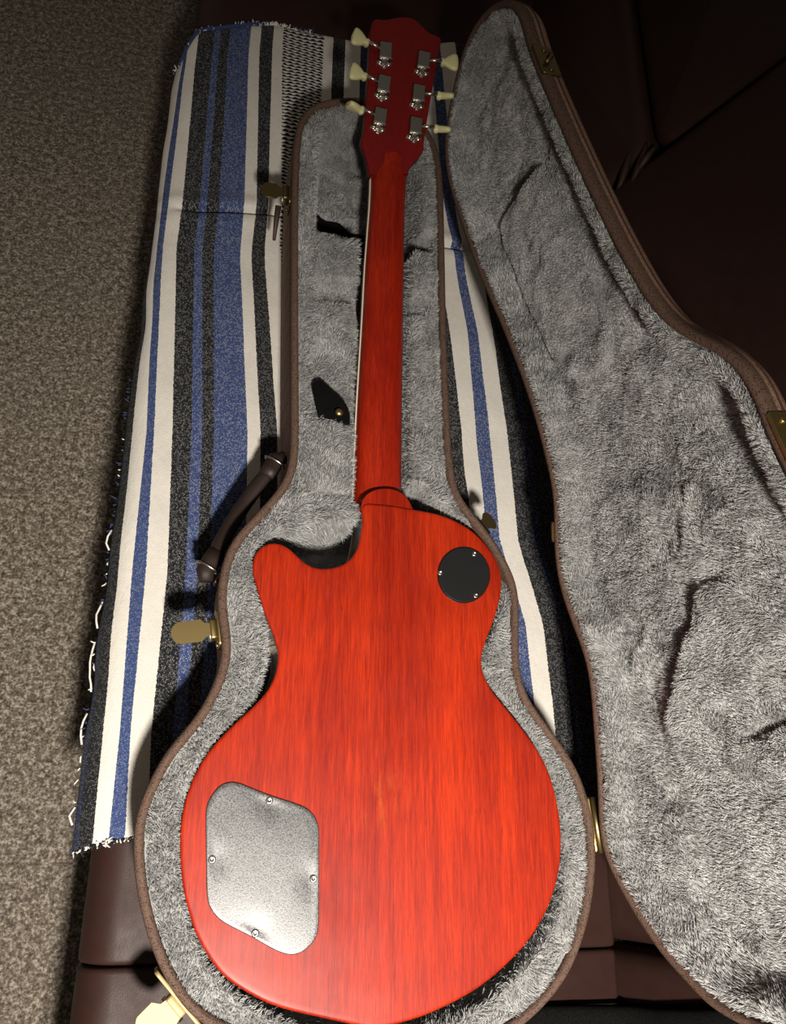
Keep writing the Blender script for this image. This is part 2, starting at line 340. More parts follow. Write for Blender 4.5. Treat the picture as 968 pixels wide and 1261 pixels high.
def m_tweed(name, a, b, dots):
    t = NT(name); c = t.obj()
    v = t.vor(c, 760, 0.75); cell = t.vor(c, 760, 0.75, 'Color')
    spot = t.math('MULTIPLY', t.ramp(v, [(0.30, 1.0), (0.46, 0.0)]),
                  t.ramp(t.n('SeparateColor', {0: cell}).outputs[0], [(0.45, 0.0), (0.55, 1.0)], 'LINEAR'))
    col = t.mix(t.noise(c, 300, 2), a, b)
    col = t.mix(spot, col, dots)
    t.set(Base_Color=col, Roughness=0.75, Specular_IOR_Level=0.25)
    t.bump(v, 0.4, 0.0006)
    return t.m
M_TWEED = m_tweed('brown_tweed', (0.31, 0.18, 0.125), (0.22, 0.122, 0.082), (0.025, 0.014, 0.010))
M_RIM = m_tweed('brown_rim_piping', (0.13, 0.078, 0.055), (0.085, 0.05, 0.036), (0.014, 0.009, 0.007))
M_SEAM = simple('dark_brown_seam', (0.045, 0.024, 0.017), 0.6)

def m_plush(name, lo, hi):
    t = NT(name); c = t.obj()
    n1 = t.noise(c, 55, 3, 0.6); n2 = t.noise(c, 700, 2, 0.6)
    f = t.math('ADD', t.math('MULTIPLY', n1, 0.6), t.math('MULTIPLY', n2, 0.4))
    t.set(Base_Color=t.ramp(f, [(0.38, lo), (0.62, hi)]), Roughness=0.9, Specular_IOR_Level=0.1,
          Sheen_Weight=0.25, Sheen_Roughness=0.4)
    t.bump(n2, 0.5, 0.002)
    return t.m
M_PLUSH = m_plush('grey_plush_backing', (0.15, 0.15, 0.147), (0.33, 0.33, 0.32))

def m_pile():
    t = NT('grey_plush_pile'); c = t.obj()
    n1 = t.noise(c, 38, 3, 0.65)
    rnd = t.n('HairInfo').outputs['Random']
    f = t.math('ADD', t.math('MULTIPLY', n1, 0.55), t.math('MULTIPLY', rnd, 0.45))
    t.set(Base_Color=t.ramp(f, [(0.30, (0.14, 0.14, 0.137)), (0.72, (0.60, 0.60, 0.587))]), Roughness=0.5,
          Specular_IOR_Level=0.4, Sheen_Weight=0.2)
    return t.m
M_PILE = m_pile()

def m_leather(name, a, b):
    t = NT(name); c = t.obj()
    v = t.vor(c, 800, 1.0); n = t.noise(c, 7, 3)
    t.set(Base_Color=t.mix(n, a, b), Roughness=t.ramp(t.noise(c, 60, 3), [(0.3, 0.46), (0.7, 0.60)]), Specular_IOR_Level=0.28)
    t.bump(t.math('ADD', t.math('MULTIPLY', v, 0.5), t.math('MULTIPLY', t.noise(c, 40, 3), 0.8)), 0.15, 0.0008)
    return t.m
M_LEATHER = m_leather('dark_brown_leather', (0.021, 0.0088, 0.0066), (0.036, 0.015, 0.011))
M_STRAP = m_leather('dark_strap_leather', (0.015, 0.008, 0.006), (0.024, 0.013, 0.010))
M_TABB = simple('black_suede', (0.004, 0.004, 0.004), 0.95, Specular_IOR_Level=0.05)
M_BRASS = simple('aged_brass', (0.44, 0.33, 0.14), 0.38, 1.0)
M_DBRASS = simple('dark_brass', (0.20, 0.15, 0.065), 0.42, 1.0)
M_GOLD = simple('bright_brass', (0.50, 0.39, 0.19), 0.62, 0.6)
M_NICKEL = simple('worn_nickel', (0.56, 0.53, 0.47), 0.26, 1.0)
M_NICKELD = simple('dull_nickel', (0.30, 0.285, 0.25), 0.42, 1.0)
M_BUTTON = simple('cream_tulip_plastic', (0.62, 0.57, 0.30), 0.35, Subsurface_Weight=0.1)

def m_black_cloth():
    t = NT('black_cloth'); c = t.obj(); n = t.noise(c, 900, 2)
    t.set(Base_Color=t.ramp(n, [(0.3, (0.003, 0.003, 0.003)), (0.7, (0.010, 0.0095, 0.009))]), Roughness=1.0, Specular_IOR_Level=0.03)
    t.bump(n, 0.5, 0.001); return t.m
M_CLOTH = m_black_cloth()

def m_carpet():
    t = NT('fleck_carpet'); c = t.obj()
    n1 = t.noise(c, 300, 3, 0.75); n2 = t.noise(c, 130, 2, 0.6); n3 = t.noise(c, 3, 2)
    f = t.math('ADD', t.math('MULTIPLY', n1, 0.62), t.math('MULTIPLY', n2, 0.38))
    col = t.ramp(f, [(0.38, (0.05, 0.039, 0.029)), (0.5, (0.165, 0.138, 0.106)), (0.62, (0.46, 0.405, 0.335))])
    col = t.mix(t.ramp(n3, [(0.4, 0.0), (0.7, 0.18)]), col, (0.16, 0.13, 0.11))
    t.set(Base_Color=col, Roughness=0.95, Specular_IOR_Level=0.1)
    t.bump(f, 0.9, 0.006); return t.m
M_CARPET = m_carpet()

NAVY, BLUE, BLK, WHT = (0.014, 0.023, 0.075), (0.036, 0.060, 0.165), (0.012, 0.012, 0.013), (0.70, 0.665, 0.60)
# stripe colour, amount of pale flecks woven in, for every stripe across the blanket
SEQ = [(WHT, 0), (NAVY, .15), (BLK, .14), (WHT, 0), (BLUE, .2), (WHT, 0), (BLK, .26), (BLUE, .35), (BLK, .26), (BLUE, .36),
       (WHT, 0), (BLK, .22), (WHT, 0), 'weave', (WHT, 0), (BLK, .16), (WHT, 0), (NAVY, .2), (WHT, 0), (BLUE, .4), (WHT, 0), (BLK, .26), (WHT, 0), (BLUE, .35),
       (WHT, 0), (BLK, .2), (NAVY, .3), (BLK, .2)]

def m_blanket():
    t = NT('striped_wool'); c = t.obj()
    uv = t.n('TexCoord').outputs['UV']; u = t.n('SeparateXYZ', {0: uv}).outputs[0]
    jit = t.math('MULTIPLY', t.math('SUBTRACT', t.noise(c, 420, 1), 0.5), 0.0035)
    u = t.math('ADD', u, jit); n = len(SEQ)
    st = [(k/n, WHT if q == 'weave' else q[0]) for k, q in enumerate(SEQ)]
    fl = [(k/n, 0.0 if q == 'weave' else float(q[1])) for k, q in enumerate(SEQ)]
    col = t.ramp(u, st, 'CONSTANT'); fleck = t.ramp(u, fl, 'CONSTANT')
    wv = t.ramp(u, [(k/n, 1.0 if q == 'weave' else 0.0) for k, q in enumerate(SEQ)], 'CONSTANT')
    white = t.ramp(u, [(k/n, 1.0 if q != 'weave' and q[0] == WHT else 0.0) for k, q in enumerate(SEQ)], 'CONSTANT')
    sh = t.map(c, (1, 1, 1), (0, 0, 0.35))
    d = t.vor(sh, 600, 0.3, voronoi_dimensions='2D'); cellr = t.n('SeparateColor', {0: t.vor(sh, 600, 0.3, 'Color', voronoi_dimensions='2D')}).outputs[0]
    on = t.math('MULTIPLY', t.math('POWER', cellr, 1.8), t.math('MULTIPLY', fleck, 1.75)); on = t.math('MINIMUM', on, 1.0); dot = t.ramp(d, [(0.26, 1.0), (0.48, 0.0)])
    col = t.mix(t.math('MULTIPLY', t.math('MULTIPLY', on, dot), 0.8), col, (0.62, 0.62, 0.62))
    # black and white dashed band
    xyz = t.n('SeparateXYZ', {0: c})
    row = t.math('MULTIPLY', t.math('ADD', xyz.outputs[1], t.math('MULTIPLY', t.noise(c, 14, 1), 0.016)), 185)
    par = t.math('MODULO', t.math('FLOOR', row), 2.0)
    colm = t.math('SINE', t.math('ADD', t.math('MULTIPLY', xyz.outputs[0], 640), t.math('MULTIPLY', par, 1.6)))
    wide = t.math('GREATER_THAN', t.math('FRACT', row), t.math('ADD', t.math('MULTIPLY', colm, 0.22), 0.52))
    band = t.mix(wide, (0.012, 0.012, 0.013), (0.70, 0.67, 0.62))
    col = t.mix(wv, col, band)
    soft = t.noise(c, 160, 3); col = t.mix(t.math('MULTIPLY', soft, 0.22), col, (0.30, 0.28, 0.25), 'MULTIPLY')
    t.set(Base_Color=col, Roughness=0.95, Specular_IOR_Level=0.12, Sheen_Weight=0.05)
    h = t.math('ADD', t.math('MULTIPLY', d, 0.7), t.math('MULTIPLY', t.noise(t.map(c, (1, 0.35, 1)), 330, 3, 0.7), 1.0))
    t.bump(h, 0.55, 0.0014); return t.m
M_BLANKET = m_blanket()
M_YARN = simple('pale_yarn', (0.74, 0.71, 0.65), 0.95)
M_YARNN = simple('navy_yarn', (0.03, 0.045, 0.13), 0.95)
M_YARNK = simple('black_yarn', (0.012, 0.012, 0.013), 0.95)

# ------------------------------------------------------------------ carpeted floor
def build_floor():
    n = 2; v = [(-2.6, -2.2, ZF), (2.2, -2.2, ZF), (2.2, 3.2, ZF), (-2.6, 3.2, ZF)]
    o = mesh('floor', v, [(0, 1, 2, 3)], M_CARPET, None, False)
    o['kind'] = 'structure'; o['label'] = 'grey brown flecked carpet beside the sofa'
build_floor()

# ------------------------------------------------------------------ leather sofa
def pad(x, y, w, h, th, r, dome=0.0, n=6):
    """puffed cushion in its own frame: outline w x h centred on x, y, thickness th (z 0 to th)"""
    p = ccw(rrect(w, h, min(r*1.2, w/2.2, h/2.2), n)) + A((x, y)); R = [np.c_[inset(p, r*0.6), np.full(len(p), 0.0)], np.c_[p, np.full(len(p), r*0.6)], np.c_[p, np.full(len(p), th-r)]]
    for k in range(1, 6):
        a = k/5*PI/2; R.append(np.c_[inset(p, r*(1-math.cos(a))), np.full(len(p), th-r+r*math.sin(a))])
    if dome:
        ctr = p.mean(0)
        for k in range(1, 7):
            s = 1-k/6.5; R.append(np.c_[ctr + (inset(p, r)-ctr)*s, np.full(len(p), th + dome*(1-s*s))])
    return loft(R, True, True)

def build_sofa():
    so = empty('leather_sofa', (0.25, 0.0, ZF), 'dark brown leather sofa under the blanket and guitar case', 'sofa')
    # seat cushions: front roll, flat top, extruded along the sofa
    sec = [(0.262, 0.285), (0.274, 0.295), (0.2745, 0.432), (0.2725, 0.437), (0.268, ZS)]
    sec += [(0.10, ZS+0.0004), (-0.08, ZS+0.0004)]
    sec += [(-0.204-0.033*math.sin(q), ZS-0.033+0.033*math.cos(q)) for q in np.linspace(0, PI/2, 9)]
    sec += [(-0.237, 0.30), (-0.230, 0.285)]; sec = A(sec); cs = A((0.0125, 0.37))
    for y0, y1 in ((-1.05, -0.4037), (-0.4023, 0.3993), (0.4007, 1.02)):
        R = []
        for dy, k in ((0, 0.0045), (0.0008, 0.0018), (0.0022, 0.0005), (0.005, 0), (0.05, 0)):
            R.append((y0+dy, k))
        R += [(y1-(q-y0), k) for q, k in R[::-1]]
        rings = []
        for y, k in R:
            d = sec - cs; rings.append(np.c_[cs[0]+d[:, 0]-np.sign(d[:, 0])*k, np.full(len(sec), y), cs[1]+d[:, 1]-np.sign(d[:, 1])*k][:, [0, 1, 2]])
        v, f, s = loft(rings, True, True); mesh('seat_cushion', v, f, M_LEATHER, so, s)
    v, f, s = pad(0.02, 0, 0.50, 2.06, 0.14, 0.02); v = A(v); v[:, 2] += ZF + 0.045
    mesh('sofa_base', v, f, M_LEATHER, so, s)
    th = math.radians(20); up = (math.sin(th), 0, math.cos(th)); bn = (-math.cos(th), 0, math.sin(th))
    Mx = frame((0.276, 0, 0.44), (0, -1, 0), up, bn)     # local x = -y, y = up the back, z = towards the seat
    for y0, y1, s0, s1, dm in ((-1.05, -0.4035, -0.06, 0.62, 0.010), (-0.3985, 0.490, -0.06, 0.62, 0.010), (0.494, 1.02, -0.06, 0.150, 0.022), (0.494, 1.02, 0.154, 0.62, 0.016)):
        v, f, s = pad(-(y0+y1)/2, (s0+s1)/2, y1-y0, s1-s0, 0.14, 0.022, dm)
        v = A(v); v[:, 2] -= 0.14
        MB().add(v, f, s, Mx).build('back_cushion', M_LEATHER, so)
    # gathered leather where the back seams meet
    mb = MB()
    for k, (a, b, c) in enumerate((((0.455, 0.105), (0.482, 0.138), (0.515, 0.146)), ((0.462, 0.085), (0.492, 0.118), (0.535, 0.128)), ((0.50, 0.158), (0.485, 0.142), (0.478, 0.118)))):
        P = []
        for t in np.linspace(0, 1, 9):
            q = (1-t)**2*A(a) + 2*t*(1-t)*A(b) + t*t*A(c); P.append((-q[0], q[1], 0.0035*math.sin(PI*t) - 0.006))
        v, f, s = tube(P, 0.005*np.sin(np.linspace(0.25, PI-0.25, 9)), 8); mb.add(v, f, s, Mx)
    mb.build('leather_pleat', M_LEATHER, so)
    v, f, s = pad(0.02, 1.13, 0.56, 0.20, 0.54, 0.06, 0.01); v = A(v); v[:, 2] += ZF + 0.02; mesh('armrest', v, f, M_LEATHER, so, s)
    for x in (-0.2, 0.24):
        for y in (-0.95, 0.95):
            v, f, s = slab(circ(0.022, 14) + A((x, y)), ZF, ZF+0.046, 0.003); mesh('foot', v, f, M_SEAM, so, s)
    return so
build_sofa()

# ------------------------------------------------------------------ striped blanket
def blanket_x(keys, ref, refoff):
    pass

def build_blanket():
    st = {k: A(v)[np.argsort(A(v)[:, 1])] for k, v in STRIPES.items()}
    ref = st['bw']
    def fx(y): return np.interp(y, ref[:, 1], ref[:, 0]) + np.where(y > ref[-1, 1], 0.0*(y-ref[-1, 1]), 0)
    def left(k): s = st[k]; return lambda y: fx(y) + np.interp(y, s[:, 1], s[:, 0] - fx(s[:, 1]))
    rr = st['r_wk']
    def fr(y):
        sl = -0.118
        x = np.interp(y, rr[:, 1], rr[:, 0]); x = np.where(y > rr[-1, 1], rr[-1, 0] + sl*0.6*(y-rr[-1, 1]), x)
        return np.where(y < rr[0, 1], rr[0, 0] + sl*0.3*(y-rr[0, 1]), x)
    def right(k): s = st[k]; return lambda y: fr(y) + np.interp(y, s[:, 1], s[:, 0] - fr(s[:, 1]))
    kw = st['kw']
    edges = [lambda y: left('kw')(y) - 0.040, lambda y: left('kw')(y) - 0.034, lambda y: left('kw')(y) - 0.016, left('kw'), left('wb'), left('bw'), left('wk'),
             left('kb'), left('bk'), left('kB'), left('Bw'), left('wk2'), left('kw2'), left('ww'), left('wW'), left('wk3'), left('kw3'), left('wn'), left('nn')]
    last = left('nn'); rk = right('r_kw')
    edges += [lambda y: last(y) + 0.30*(rk(y)-0.055-last(y)), lambda y: last(y) + 0.72*(rk(y)-0.055-last(y)),
              lambda y: rk(y) - 0.026, lambda y: rk(y)-0.012, ]
    # white, blue, white, black, navy, black on the hinge side
    edges[-2:] = [lambda y: last(y) + 0.80*(rk(y)-0.03-last(y))]
    edges += [rk, right('r_wb'), right('r_bw'), right('r_wk'), right('r_kn'), right('r_nk'), lambda y: right('r_nk')(y) + 0.050]
    n = len(SEQ); assert len(edges) == n+1, (len(edges), n)
    ys = np.unique(np.r_[np.linspace(-0.30, 0.72, 150), np.linspace(0.38, 0.43, 24)])
    sub = 4; cols = []; us = []
    for k in range(n):
        for j in range(sub): cols.append((k, j/sub)); us.append((k + j/sub)/n)
    cols.append((n-1, 1.0)); us.append(0.99999)
    X = np.zeros((len(ys), len(cols)))
    E = [np.asarray(e(ys)) for e in edges]
    for c, (k, t) in enumerate(cols): X[:, c] = E[k]*(1-t) + E[k+1]*t
    Y = np.repeat(ys[:, None], len(cols), 1)
    # far and near hems are not straight
    top = lambda x: np.interp(x, A(TOPEDGE)[:, 0], A(TOPEDGE)[:, 1])
    bot = lambda x: np.interp(x, A(BOTEDGE)[:, 0], A(BOTEDGE)[:, 1])
    t = (Y + 0.30)/1.02
    w1 = sst(0.80, 1.0, t); w0 = sst(0.1, 0.0, t)
    Y = Y + w1*(top(X) - 0.72) + w0*(bot(X) + 0.30)
    # roll over the front edge of the seat
    R = 0.026; x0 = -0.228; over = np.clip(x0 - X, 0, None); a = np.minimum(over/R, PI/2)
    Xn = np.where(over > 0, x0 - R*np.sin(a), X); Z = np.full_like(X, ZB) - np.where(over > 0, R*(1-np.cos(a)), 0) - np.clip(over - R*PI/2, 0, None)
    ins = sst(-0.24, -0.20, X)
    cy = np.interp(X, [-0.25, -0.12, 0.12, 0.3], [0.386, 0.409, 0.408, 0.410])
    Z += -0.010*np.exp(-((Y-cy)/0.0035)**2)*ins + 0.003*np.exp(-((Y-cy-0.012)/0.010)**2) + 0.002*np.exp(-((Y-cy+0.014)/0.012)**2)
    Z += (0.0014*vn(X, Y, 0.07, 1) + 0.0010*vn(X, Y, 0.03, 2))*sst(-0.3, -0.2, X) * (1-0.6*sst(-0.1, 0.0, X)*sst(0.12, 0.05, X))
    Xn += 0.0020*vn(X, Y, 0.05, 4)*sst(x0, x0-0.03, X)
    Z[-1] -= 0.0025; Z[0] -= 0.0015
    nr, nc = X.shape; V = np.stack([Xn, Y, Z], -1).reshape(-1, 3)
    UV = np.stack([np.repeat(A(us)[None], nr, 0), Y], -1).reshape(-1, 2)
    F = []
    for r in range(nr-1):
        for c in range(nc-1): i = r*nc+c; F.append((i, i+1, i+nc+1, i+nc))
    o = mesh('striped_blanket', V, F, M_BLANKET, None, True, UV)
    tag(o, 'heavy striped blanket in blue, black and white spread on the sofa seat', 'blanket')
    G = V.reshape(nr, nc, 3)
    def threads(path, mat, count, spread, ln, name, seed, out):
        r = np.random.default_rng(seed); mb = MB(); path = A(path)
        L = np.r_[0, np.cumsum(np.linalg.norm(np.diff(path, axis=0), axis=1))]
        for k in range(count):
            u = r.random()*L[-1]; p = A([np.interp(u, L, path[:, i]) for i in range(3)])
            d = A(out) + r.normal(size=3)*spread; d /= np.linalg.norm(d); l = ln*(0.4+r.random())
            q = [p, p + d*l*0.5 + r.normal(size=3)*l*0.12, p + d*l + r.normal(size=3)*l*0.25]
            v, f, s = tube(q, [0.0007, 0.0008, 0.0005], 5); mb.add(v, f, s)
        q = mb.build(name, mat, o); q['kind'] = 'stuff'; return q
    top_l = G[-1, :60] + A((0, 0, 0.001)); threads(G[-1, 10:nc//2], M_YARN, 230, 0.6, 0.004, 'frayed_hem', 1, (0, 0.8, 0.5))
    threads(G[-1, 10:nc//2], M_YARNN, 130, 0.6, 0.004, 'frayed_hem', 6, (0, 0.8, 0.5))
    threads(G[0, 6:40], M_YARN, 90, 0.5, 0.005, 'frayed_hem', 2, (0, -0.8, 0.2)); threads(G[0, 6:40], M_YARNK, 70, 0.5, 0.005, 'frayed_hem', 8, (0, -0.7, 0.2))
    side = V.reshape(nr, nc, 3)[:70, :]; i0 = np.argmin(np.abs(Z[:70] - (ZB-0.030)), axis=1)
    P = A([side[k, i0[k]] for k in range(70)]) + A((-0.0015, 0, 0))
    threads(P, M_YARN, 16, 0.4, 0.004, 'frayed_edge', 3, (-0.6, -0.5, 0.2)); threads(P, M_YARNN, 40, 0.4, 0.004, 'frayed_edge', 4, (-0.7, -0.2, 0.2))
    # pale loops of selvedge yarn standing off the front edge here and there
    r = np.random.default_rng(12)
    for y0, y1 in ((-0.005, -0.03), (-0.075, -0.115), (-0.12, -0.175), (-0.185, -0.225), (-0.27, -0.297)):
        k = np.where((P[:, 1] <= y0) & (P[:, 1] >= y1))[0]
        if len(k) < 3: continue
        t = np.linspace(0, PI, len(k)); pts = P[k] + np.stack([-0.0035*np.sin(t) - 0.001*r.random(len(k)), 0*t, 0.001*np.sin(2*t)], -1)
        v, f, s = tube(pts, 0.0010, 6); mesh('selvedge_yarn', v, f, M_YARN, o, s)
    v, f, s = tube(G[-1, 14:44] + A((0, 0.001, 0.0015)), 0.0026, 7); mesh('hem_cord', v, f, M_YARNN, o, s)
    return o
build_blanket()

# ------------------------------------------------------------------ plush pile as curves
def pile(name, P, Nrm, lean, length, parent, seed, rad=0.00019, lenmul=1.0):
    r = np.random.default_rng(seed); n = len(P)
    d = Nrm + lean + r.normal(size=(n, 3))*0.28; d /= np.linalg.norm(d, axis=1)[:, None]
    l = (length*lenmul*(0.6 + 0.6*r.random(n)))[:, None]
    bend = lean + r.normal(size=(n, 3))*0.22
    q0 = P - Nrm*0.001; q1 = P + d*l*0.45; q2 = P + d*l*0.8 + bend*l*0.18; q3 = P + d*l*0.95 + bend*l*0.45
    pos = np.stack([q0, q1, q2, q3], 1).astype(np.float32)
    h = bpy.data.hair_curves.new(name); h.add_curves([4]*n)
    h.points.foreach_set('position', pos.ravel())
    at = h.attributes.get('radius') or h.attributes.new('radius', 'FLOAT', 'POINT')
    at.data.foreach_set('value', np.tile(A([rad, rad, rad*0.85, rad*0.35]).astype(np.float32), n))
    h.materials.append(M_PILE)
    o = link(name, h, parent); o['kind'] = 'stuff'; return o

def flow(x, y):
    a = 2.6*vn(x, y, 0.045, 1) + 1.2*vn(x, y, 0.016, 2)
    m = 0.62 + 0.62*vn(x, y, 0.032, 3) + 0.25*vn(x, y, 0.013, 6)
    lx = m*np.cos(a) + 0.45*vn(x, y, 0.005, 4); ly = m*np.sin(a) - 0.25 + 0.45*vn(x, y, 0.005, 5)
    return lx, ly

# ------------------------------------------------------------------ guitar case
CO = gsmooth(ccw(smooth_closed(CASE, 320, 4)), 6)
CV = gsmooth(ccw(smooth_closed(CAV, 260, 3)), 3)
CASE_ROOT = empty('guitar_case', (0.0, -0.2, ZB), 'brown tweed hard guitar case with grey plush lining, lid open', 'case')

def shell():
    z0 = ZB + 0.004
    R = [np.c_[inset(CO, 0.030), np.full(320, z0)], np.c_[inset(CO, 0.010), np.full(320, z0)], np.c_[inset(CO, 0.003), np.full(320, z0+0.003)], np.c_[inset(CO, 0.0006), np.full(320, z0+0.009)],
         np.c_[inset(CO, 0.0006), np.full(320, ZR-0.010)]]
    v, f, s = loft(R, True, False); mesh('base_shell', v, f, M_TWEED, CASE_ROOT, s)
    # rounded piping along the rim
    R = [np.c_[inset(CO, i), np.full(320, z)] for i, z in ((0.0008, ZR-0.012), (-0.0006, ZR-0.0095), (0.0, ZR-0.002), (0.0015, ZR), (0.0045, ZR+0.0006), (0.0068, ZR-0.0006), (0.0078, ZR-0.004), (0.0078, ZR-0.02))]
    v, f, s = loft(R); mesh('rim', v, f, M_RIM, CASE_ROOT, s)
shell()

def base_height(x, y):
    so = sdf(x, y, CO); sb = sdf(x, y, CV)
    z = ZR - 0.006 + 0.006*sst(0.006, 0.026, so)
    # headstock end and neck
    bump = np.zeros_like(z)
    box = lambda x0, x1, y0, y1, e=0.004: sst(x0-e, x0+e, x)*sst(x1+e, x1-e, x)*sst(y0-e, y0+e, y)*sst(y1+e, y1-e, y)
    hd = sst(-0.004, 0.010, np.minimum(so-0.026, y-0.316))
    z = z*(1-hd) + (0.478 + 0.006*vn(x, y, 0.03, 2) + 0.004*vn(x, y, 0.014, 5))*hd
    dp = box(-0.077, 0.06, 0.318, 0.345, 0.003); z = z*(1-dp) + 0.452*dp
    z = z + 0.003*box(-0.076, 0.056, 0.268, 0.312, 0.008)
    z = z - 0.020*box(-0.074, 0.052, 0.236, 0.258, 0.005)
    z = z - 0.009*box(-0.076, 0.053, 0.092, 0.236, 0.004)
    z = z - 0.004*np.exp(-((y-0.088)/0.004)**2)*box(-0.074, 0.056, 0.07, 0.10)
    gv = np.minimum(np.abs(x+0.079), np.abs(x-0.055)); z = z - 0.004*np.exp(-(gv/0.0025)**2)*sst(0.09, 0.10, y)*sst(0.32, 0.30, y)
    z = z - 0.006*np.exp(-((y-0.011)/0.003)**2)*box(-0.068, -0.02, 0.0, 0.02, 0.003) - 0.005*np.exp(-((x+0.069)/0.003)**2)*box(-0.08, -0.05, -0.02, 0.012, 0.004)
    tr = sst(0.033, 0.027, np.abs(x-0.003))*sst(0.0, 0.012, y)*sst(0.33, 0.32, y); z = np.minimum(z, z*(1-tr) + 0.493*tr)
    cb = sst(-0.001, 0.006, sb); z = z*(1-cb) + np.minimum(z, 0.486)*cb
    z = z + (0.0020*vn(x, y, 0.022, 6) + 0.0012*vn(x, y, 0.009, 7))*sst(0.006, 0.02, so)
    return z, so

def field(poly, step, fn, tol, name, mat, parent, conv):
    x0, y0 = poly.min(0); x1, y1 = poly.max(0)
    gx = np.arange(x0, x1+step, step); gy = np.arange(y0, y1+step, step); X, Y = np.meshgrid(gx, gy)
    Z, so = fn(X, Y); ok = so > tol; idx = -np.ones(X.shape, int); idx[ok] = np.arange(ok.sum())
    a, b, c, d = idx[:-1, :-1], idx[:-1, 1:], idx[1:, 1:], idx[1:, :-1]; k = (a >= 0) & (b >= 0) & (c >= 0) & (d >= 0)
    F = np.stack([a[k], b[k], c[k], d[k]], -1)
    return mesh(name, conv(X[ok], Y[ok], Z[ok]), F, mat, parent)

def scatter(poly, n, fn, tol, seed, box=None):
    r = np.random.default_rng(seed); lo = poly.min(0); hi = poly.max(0); P = r.random((n, 2))*(hi-lo) + lo
    if box is not None: P = P[box(P)]
    e = 0.0012; z, so = fn(P[:, 0], P[:, 1]); k = so > tol; P = P[k]; z = z[k]
    zx = (fn(P[:, 0]+e, P[:, 1])[0] - z)/e; zy = (fn(P[:, 0], P[:, 1]+e)[0] - z)/e
    N = np.stack([-zx, -zy, np.ones_like(z)], -1); N /= np.linalg.norm(N, axis=1)[:, None]
    return np.c_[P, z], N

field(CO, 0.0022, base_height, 0.006, 'plush_lining', M_PLUSH, CASE_ROOT, lambda x, y, z: np.stack([x, y, z], -1))
def base_pile():
    P, N = scatter(CO, 360000, base_height, 0.0088, 11)
    vis = (sdf(P[:, 0], P[:, 1], CV) < 0.016) & ~((P[:, 0] > -0.072) & (P[:, 0] < -0.008) & (P[:, 1] > 0.322) & (P[:, 1] < 0.374 - 0.25*(P[:, 0]+0.05))); P, N = P[vis], N[vis]
    lx, ly = flow(P[:, 0], P[:, 1])
    pile('plush_pile', P, N, np.stack([lx, ly, np.zeros_like(lx)], -1)*0.75, 0.0046, CASE_ROOT, 5)
base_pile()

# added black slab, painting the deep shade of the pocket by the headstock end
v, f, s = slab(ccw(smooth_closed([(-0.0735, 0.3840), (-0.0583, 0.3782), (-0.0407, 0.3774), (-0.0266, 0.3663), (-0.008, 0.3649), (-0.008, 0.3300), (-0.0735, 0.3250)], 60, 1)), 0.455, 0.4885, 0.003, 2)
mesh('pocket_shade_slab', v, f, M_CLOTH, CASE_ROOT, s)['label'] = 'black slab painting the deep shade of the headstock pocket'

# black leather pull tab of the accessory compartment
def pull_tab():
    p = ccw(smooth_closed(TAB, 60, 1)); v, f, s = slab(p, 0, 0.0022, 0.0008, 2); v = A(v)
    v[:, 2] += 0.533 + 0.010*sst(0.085, 0.115, v[:, 1]) + 0.004*sst(-0.05, -0.036, v[:, 0])
    o = mesh('pull_tab', v, f, M_TABB, CASE_ROOT, s); o['label'] = 'black leather pull tab with a brass rivet'
    c = A(RIVET)[0]; zt = 0.5475
    R = [np.c_[circ(r, 16) + c, np.full(16, zt+z)] for r, z in ((0.0042, 0), (0.0042, 0.0008), (0.0030, 0.0022), (0.0012, 0.0028))]
    v, f, s = loft(R, True, True); mesh('rivet', v, f, M_BRASS, o, s)
pull_tab()

def latch(p, out, zc, mats, plate_w=0.034, tab_l=0.03, tab_w=0.020, label=None, droop=0.0):
    """drawbolt latch on the outer wall: plate on the wall, base block, lever tab swung outwards"""
    n = A(out + (0,)); n /= np.linalg.norm(n); t = A((-n[1], n[0], 0)); z = A((0, 0, 1))
    Mx = frame((p[0], p[1], zc), t, z, n)
    v, f, s = slab(ccw(rrect(plate_w, 0.026, 0.004)), -0.001, 0.002, 0.0006, 2)
    mb = MB().add(v, f, s, Mx)
    pl = mb.build('latch', mats, CASE_ROOT)
    if label: pl['label'] = label
    for sx in (-1, 1):
        v, f, s = tube([(sx*plate_w*0.38, -0.006, 0.002), (sx*plate_w*0.38, -0.006, 0.0034)], 0.0022, 8, up=(1, 0, 0)); MB().add(v, f, s, Mx).build('rivet', mats, pl)
    v, f, s = slab(ccw(rrect(0.018, 0.014, 0.002)) + A((0, 0.002)), 0.001, 0.008, 0.001, 2); MB().add(v, f, s, Mx).build('latch_block', mats, pl)
    v, f, s = tube([(-0.011, 0.004, 0.0085), (0.011, 0.004, 0.0085)], 0.0018, 8); MB().add(v, f, s, Mx).build('pivot_pin', M_NICKEL, pl)
    # lever: a curved tongue lying outwards
    hw = tab_w/2; q = [(-0.55*hw, 0.004), (0.55*hw, 0.004), (0.62*hw, 0.010), (hw, 0.014), (hw, tab_l*0.78)]
    q += [(hw*math.cos(w), tab_l*0.78 + tab_l*0.22*math.sin(w)) for w in np.linspace(0.2, PI-0.2, 9)] + [(-hw, tab_l*0.78), (-hw, 0.014), (-0.62*hw, 0.010)]
    q = ccw(A(q)); Ml = frame((p[0] + n[0]*0.002, p[1] + n[1]*0.002, zc + 0.006), t, n, -z)
    for z0, z1 in ((-0.0009, 0.0009),):
        v, f, s = slab(q, z0, z1, 0.0005, 2); MB().add(v, f, s, Ml).build('latch_lever', mats, pl)
    return pl

